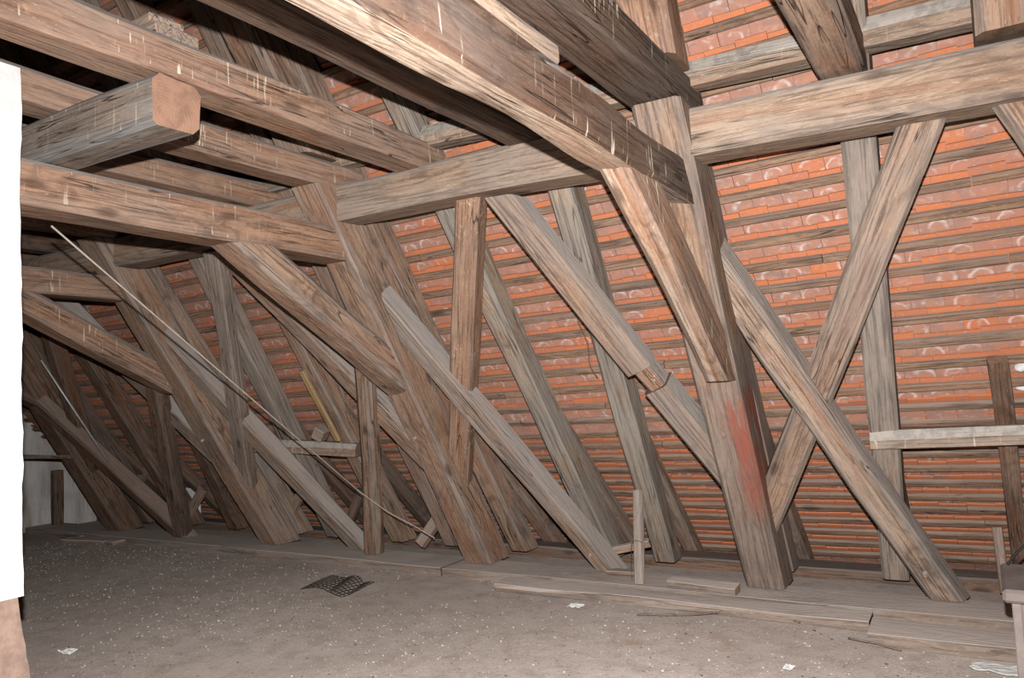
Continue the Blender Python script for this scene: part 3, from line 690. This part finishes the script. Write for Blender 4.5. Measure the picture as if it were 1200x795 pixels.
# ------------------------------------------------------------------ chimney
ch = empty('chimney', V(-3.25, 0.85, 0), 'white plastered chimney with bare reddish foot at the left edge', 'chimney')
def chim_mesh(name, x0, x1, y0, y1, z0, z1, amp, flare=0.0, seed=0, n=14, nz_=30):
    bm = bmesh.new(); rings = []
    for k in range(nz_+1):
        z = z0 + (z1-z0)*k/nz_; f = flare*(1-k/nz_)**1.2; ring = []
        per = []
        for i in range(n): per.append((x0-f + (x1-x0+2*f)*i/n, y0-f))
        for i in range(n): per.append((x1+f, y0-f + (y1-y0+2*f)*i/n))
        for i in range(n): per.append((x1+f - (x1-x0+2*f)*i/n, y1+f))
        for i in range(n): per.append((x0-f, y1+f - (y1-y0+2*f)*i/n))
        for (x, y) in per:
            p = Vector((x*6, y*6, z*6+seed)); q = Vector((x*22, y*22, z*22+seed))
            dx = amp*(noise.noise(p) + 0.5*noise.noise(q)); dy = amp*(noise.noise(p+Vector((7, 7, 0))) + 0.5*noise.noise(q+Vector((3, 0, 0))))
            ring.append(bm.verts.new(V(x+dx, y+dy, z) - ch.location))
        rings.append(ring)
    m = len(rings[0])
    for k in range(nz_):
        for i in range(m): bm.faces.new((rings[k][i], rings[k][(i+1) % m], rings[k+1][(i+1) % m], rings[k+1][i]))
    bm.faces.new(rings[-1]); bm.faces.new(list(reversed(rings[0])))
    me = bpy.data.meshes.new(name); bm.to_mesh(me); bm.free()
    for p in me.polygons: p.use_smooth = True
    me.set_sharp_from_angle(angle=math.radians(50)); return me
link('plastered_shaft', chim_mesh('plastered_shaft', -3.75, -2.70, 0.35, 1.372, 0.66, 2.41, 0.008, -0.0, 3, nz_=50), M_PLASTER, ch)
link('bare_footing', chim_mesh('bare_footing', -3.74, -2.705, 0.36, 1.355, -0.02, 0.68, 0.010, 0.085, 9, nz_=20), M_FOOT, ch)

# ------------------------------------------------------------------ chest at the right edge
ct = empty('chest', V(0.45, 3.35, 0), 'brown-grey painted chest cut by the right edge of the picture', 'chest')
def cpart(name, x0, x1, y0, y1, z0, z1, m, bev=0.006):
    me = rough_box(name, Vector((x1-x0, y1-y0, z1-z0))*U, 3, 0.0012, 2, bev*U)
    return link(name, me, m, ct, Matrix.Translation(V((x0+x1)/2, (y0+y1)/2, z0) - ct.location))
cpart('body', 0.045, 0.85, 3.19, 3.54, 0.0, 0.455, M_CHEST)
cpart('lid', 0.005, 0.89, 3.14, 3.57, 0.455, 0.50, M_CHESTD, 0.010)
cpart('corner_post', 0.03, 0.058, 3.175, 3.205, 0.0, 0.455, M_CHESTD, 0.003)
tube('black_cable', curve_pts([V(0.03, 3.52, 0.505), V(0.075, 3.54, 0.56), V(0.16, 3.55, 0.63), V(0.3, 3.5, 0.70)], 8), 0.006, M_BLACK, 'black cable rising from the chest lid', 'cable')

# ------------------------------------------------------------------ small things
ca, cb = V(-3.25, 1.77, 2.015), V(-3.766, 4.13, 0.60)
tube('cord', [ca.lerp(cb, k/10) for k in range(10)] + curve_pts([cb, V(-3.64, 4.28, 0.44), V(-3.50, 4.40, 0.325), V(-3.38, 4.47, 0.235)], 8), 0.0055, M_CORD,
     'long pale cord slanting down from the chimney-side tie beam to the sill', 'cord')
# crumpled wire mesh
wm = empty('wire_mesh', V(-3.72, 3.87, 0.0), 'crumpled rusty wire netting lying on the floor', 'netting')
def wire_pt(u, v):
    return Vector(((u-0.5)*0.42*U, (v-0.5)*0.30*U + 0.05*math.sin(u*5)*U, (0.012 + 0.026*abs(math.sin(u*6.0+v*2.0))*(0.4+0.6*v))*U))

for k in range(9):
    link('wire_strand', tube_mesh('wire_strand', [wire_pt(i/14, k/8) for i in range(15)], 0.0022, 5), M_STEEL, wm)
for k in range(13):
    link('wire_strand', tube_mesh('wire_strand', [wire_pt(k/12, i/9) for i in range(10)], 0.0022, 5), M_STEEL, wm)

def scrap(x, y, sx, sy, seed, m, lab, h=0.012):
    nn = 8; vv = []; fc = []
    for j in range(nn+1):
        for i in range(nn+1):
            u, v = i/nn-0.5, j/nn-0.5
            k = 1 + 0.45*noise.noise(Vector((math.atan2(v, u)*1.2, seed, 0)))
            vv.append((u*sx*U*k, v*sy*U*k, (0.004 + h*(0.6+noise.noise(Vector((u*5+seed, v*5, 0)))))*U))
    for j in range(nn):
        for i in range(nn): a = j*(nn+1)+i; fc.append((a, a+1, a+nn+2, a+nn+1))
    me = bpy.data.meshes.new('scrap'); me.from_pydata(vv, [], fc)
    bm = bmesh.new(); bm.from_mesh(me); r = bmesh.ops.extrude_face_region(bm, geom=bm.faces[:])
    bmesh.ops.translate(bm, vec=(0, 0, 0.004), verts=[e for e in r['geom'] if isinstance(e, bmesh.types.BMVert)])
    bmesh.ops.recalc_face_normals(bm, faces=bm.faces); bm.to_mesh(me); bm.free()
    o = link('paper_scrap' if m is M_PAPER else 'plaster_heap', me, m); o.location = V(x, y, 0.0); tag(o, lab, 'scrap')
scrap(-2.07, 4.03, 0.075, 0.06, 1.0, M_PAPER, 'white scrap on the floor before the long plank')
scrap(-4.14, 2.32, 0.085, 0.06, 2.0, M_PAPER, 'white scrap on the floor near the chimney foot')
scrap(-0.03, 3.84, 0.17, 0.10, 3.0, M_MORTAR, 'patch of spilled white plaster beside the chest', h=0.006)
scrap(-0.80, 3.52, 0.04, 0.05, 5.0, M_MORTAR, 'small white plaster crumb on the floor at bottom right', h=0.01)
tube('stick', curve_pts([V(-1.69, 4.01, 0.008), V(-1.4, 4.11, 0.012), V(-1.15, 4.30, 0.016), V(-0.88, 4.18, 0.010)], 8), 0.007, M_DARK, 'thin dark stick on the floor before the long plank', 'stick')
tube('stick', curve_pts([V(-0.63, 4.02, 0.008), V(-0.5, 3.97, 0.012), V(-0.40, 3.93, 0.008)], 6), 0.006, M_DARK, 'short twig on the floor before the short grey plank', 'stick')
tube('string', curve_pts([V(*LP(-1.98, 1.63, 0.5)), V(*LP(-1.95, 1.5, 0.47)), V(*LP(-1.97, 1.38, 0.45)), V(*LP(-1.945, 1.30, 0.44))], 6), 0.004, M_DARK, 'short string dangling before the tiles left of the pale rafter', 'string')

# grit strewn over the floor: nobody could count it
gv, gf, gr = [], [], []
rg = random.Random(3)
for k in range(22000):
    while True:
        x = rg.uniform(-7.8, 0.9); y = rg.uniform(1.6, 4.45)
        if noise.noise(Vector((x*1.1, y*1.1, 5))) + rg.uniform(-0.7, 0.5) > -0.15: break
    if -3.9 < x < -2.55 and y < 1.6: continue
    s_ = (0.0020 + 0.0060*rg.random()**6)*U*(0.8 + 0.08*y)
    c = V(x, y, 0) ; c.z = (0.010*noise.noise(Vector((x*0.8, y*0.8, 0))) + 0.005*noise.noise(Vector((x*2.5, y*2.5, 3))) - 0.008)*U + s_*0.35
    b0 = len(gv)
    for dx, dy, dz in ((1, 0, 0), (-1, 0, 0), (0, 1, 0), (0, -1, 0), (0, 0, 1), (0, 0, -1)):
        q = s_*rg.uniform(0.6, 1.2); gv.append((c.x+dx*q, c.y+dy*q, c.z+dz*q*0.6))
    gf += [(b0+a, b0+b, b0+d) for a, b, d in ((0, 2, 4), (2, 1, 4), (1, 3, 4), (3, 0, 4), (2, 0, 5), (1, 2, 5), (3, 1, 5), (0, 3, 5))]
    gr.append(rg.random())
me = bpy.data.meshes.new('floor_grit'); me.from_pydata(gv, [], gf)
at = me.attributes.new('rnd', 'FLOAT', 'FACE')
at.data.foreach_set('value', [gr[i//8] for i in range(len(gf))])
tag(link('floor_grit', me, M_GRIT), 'pale grit and crumbs scattered over the attic floor', 'grit', None, 'stuff')
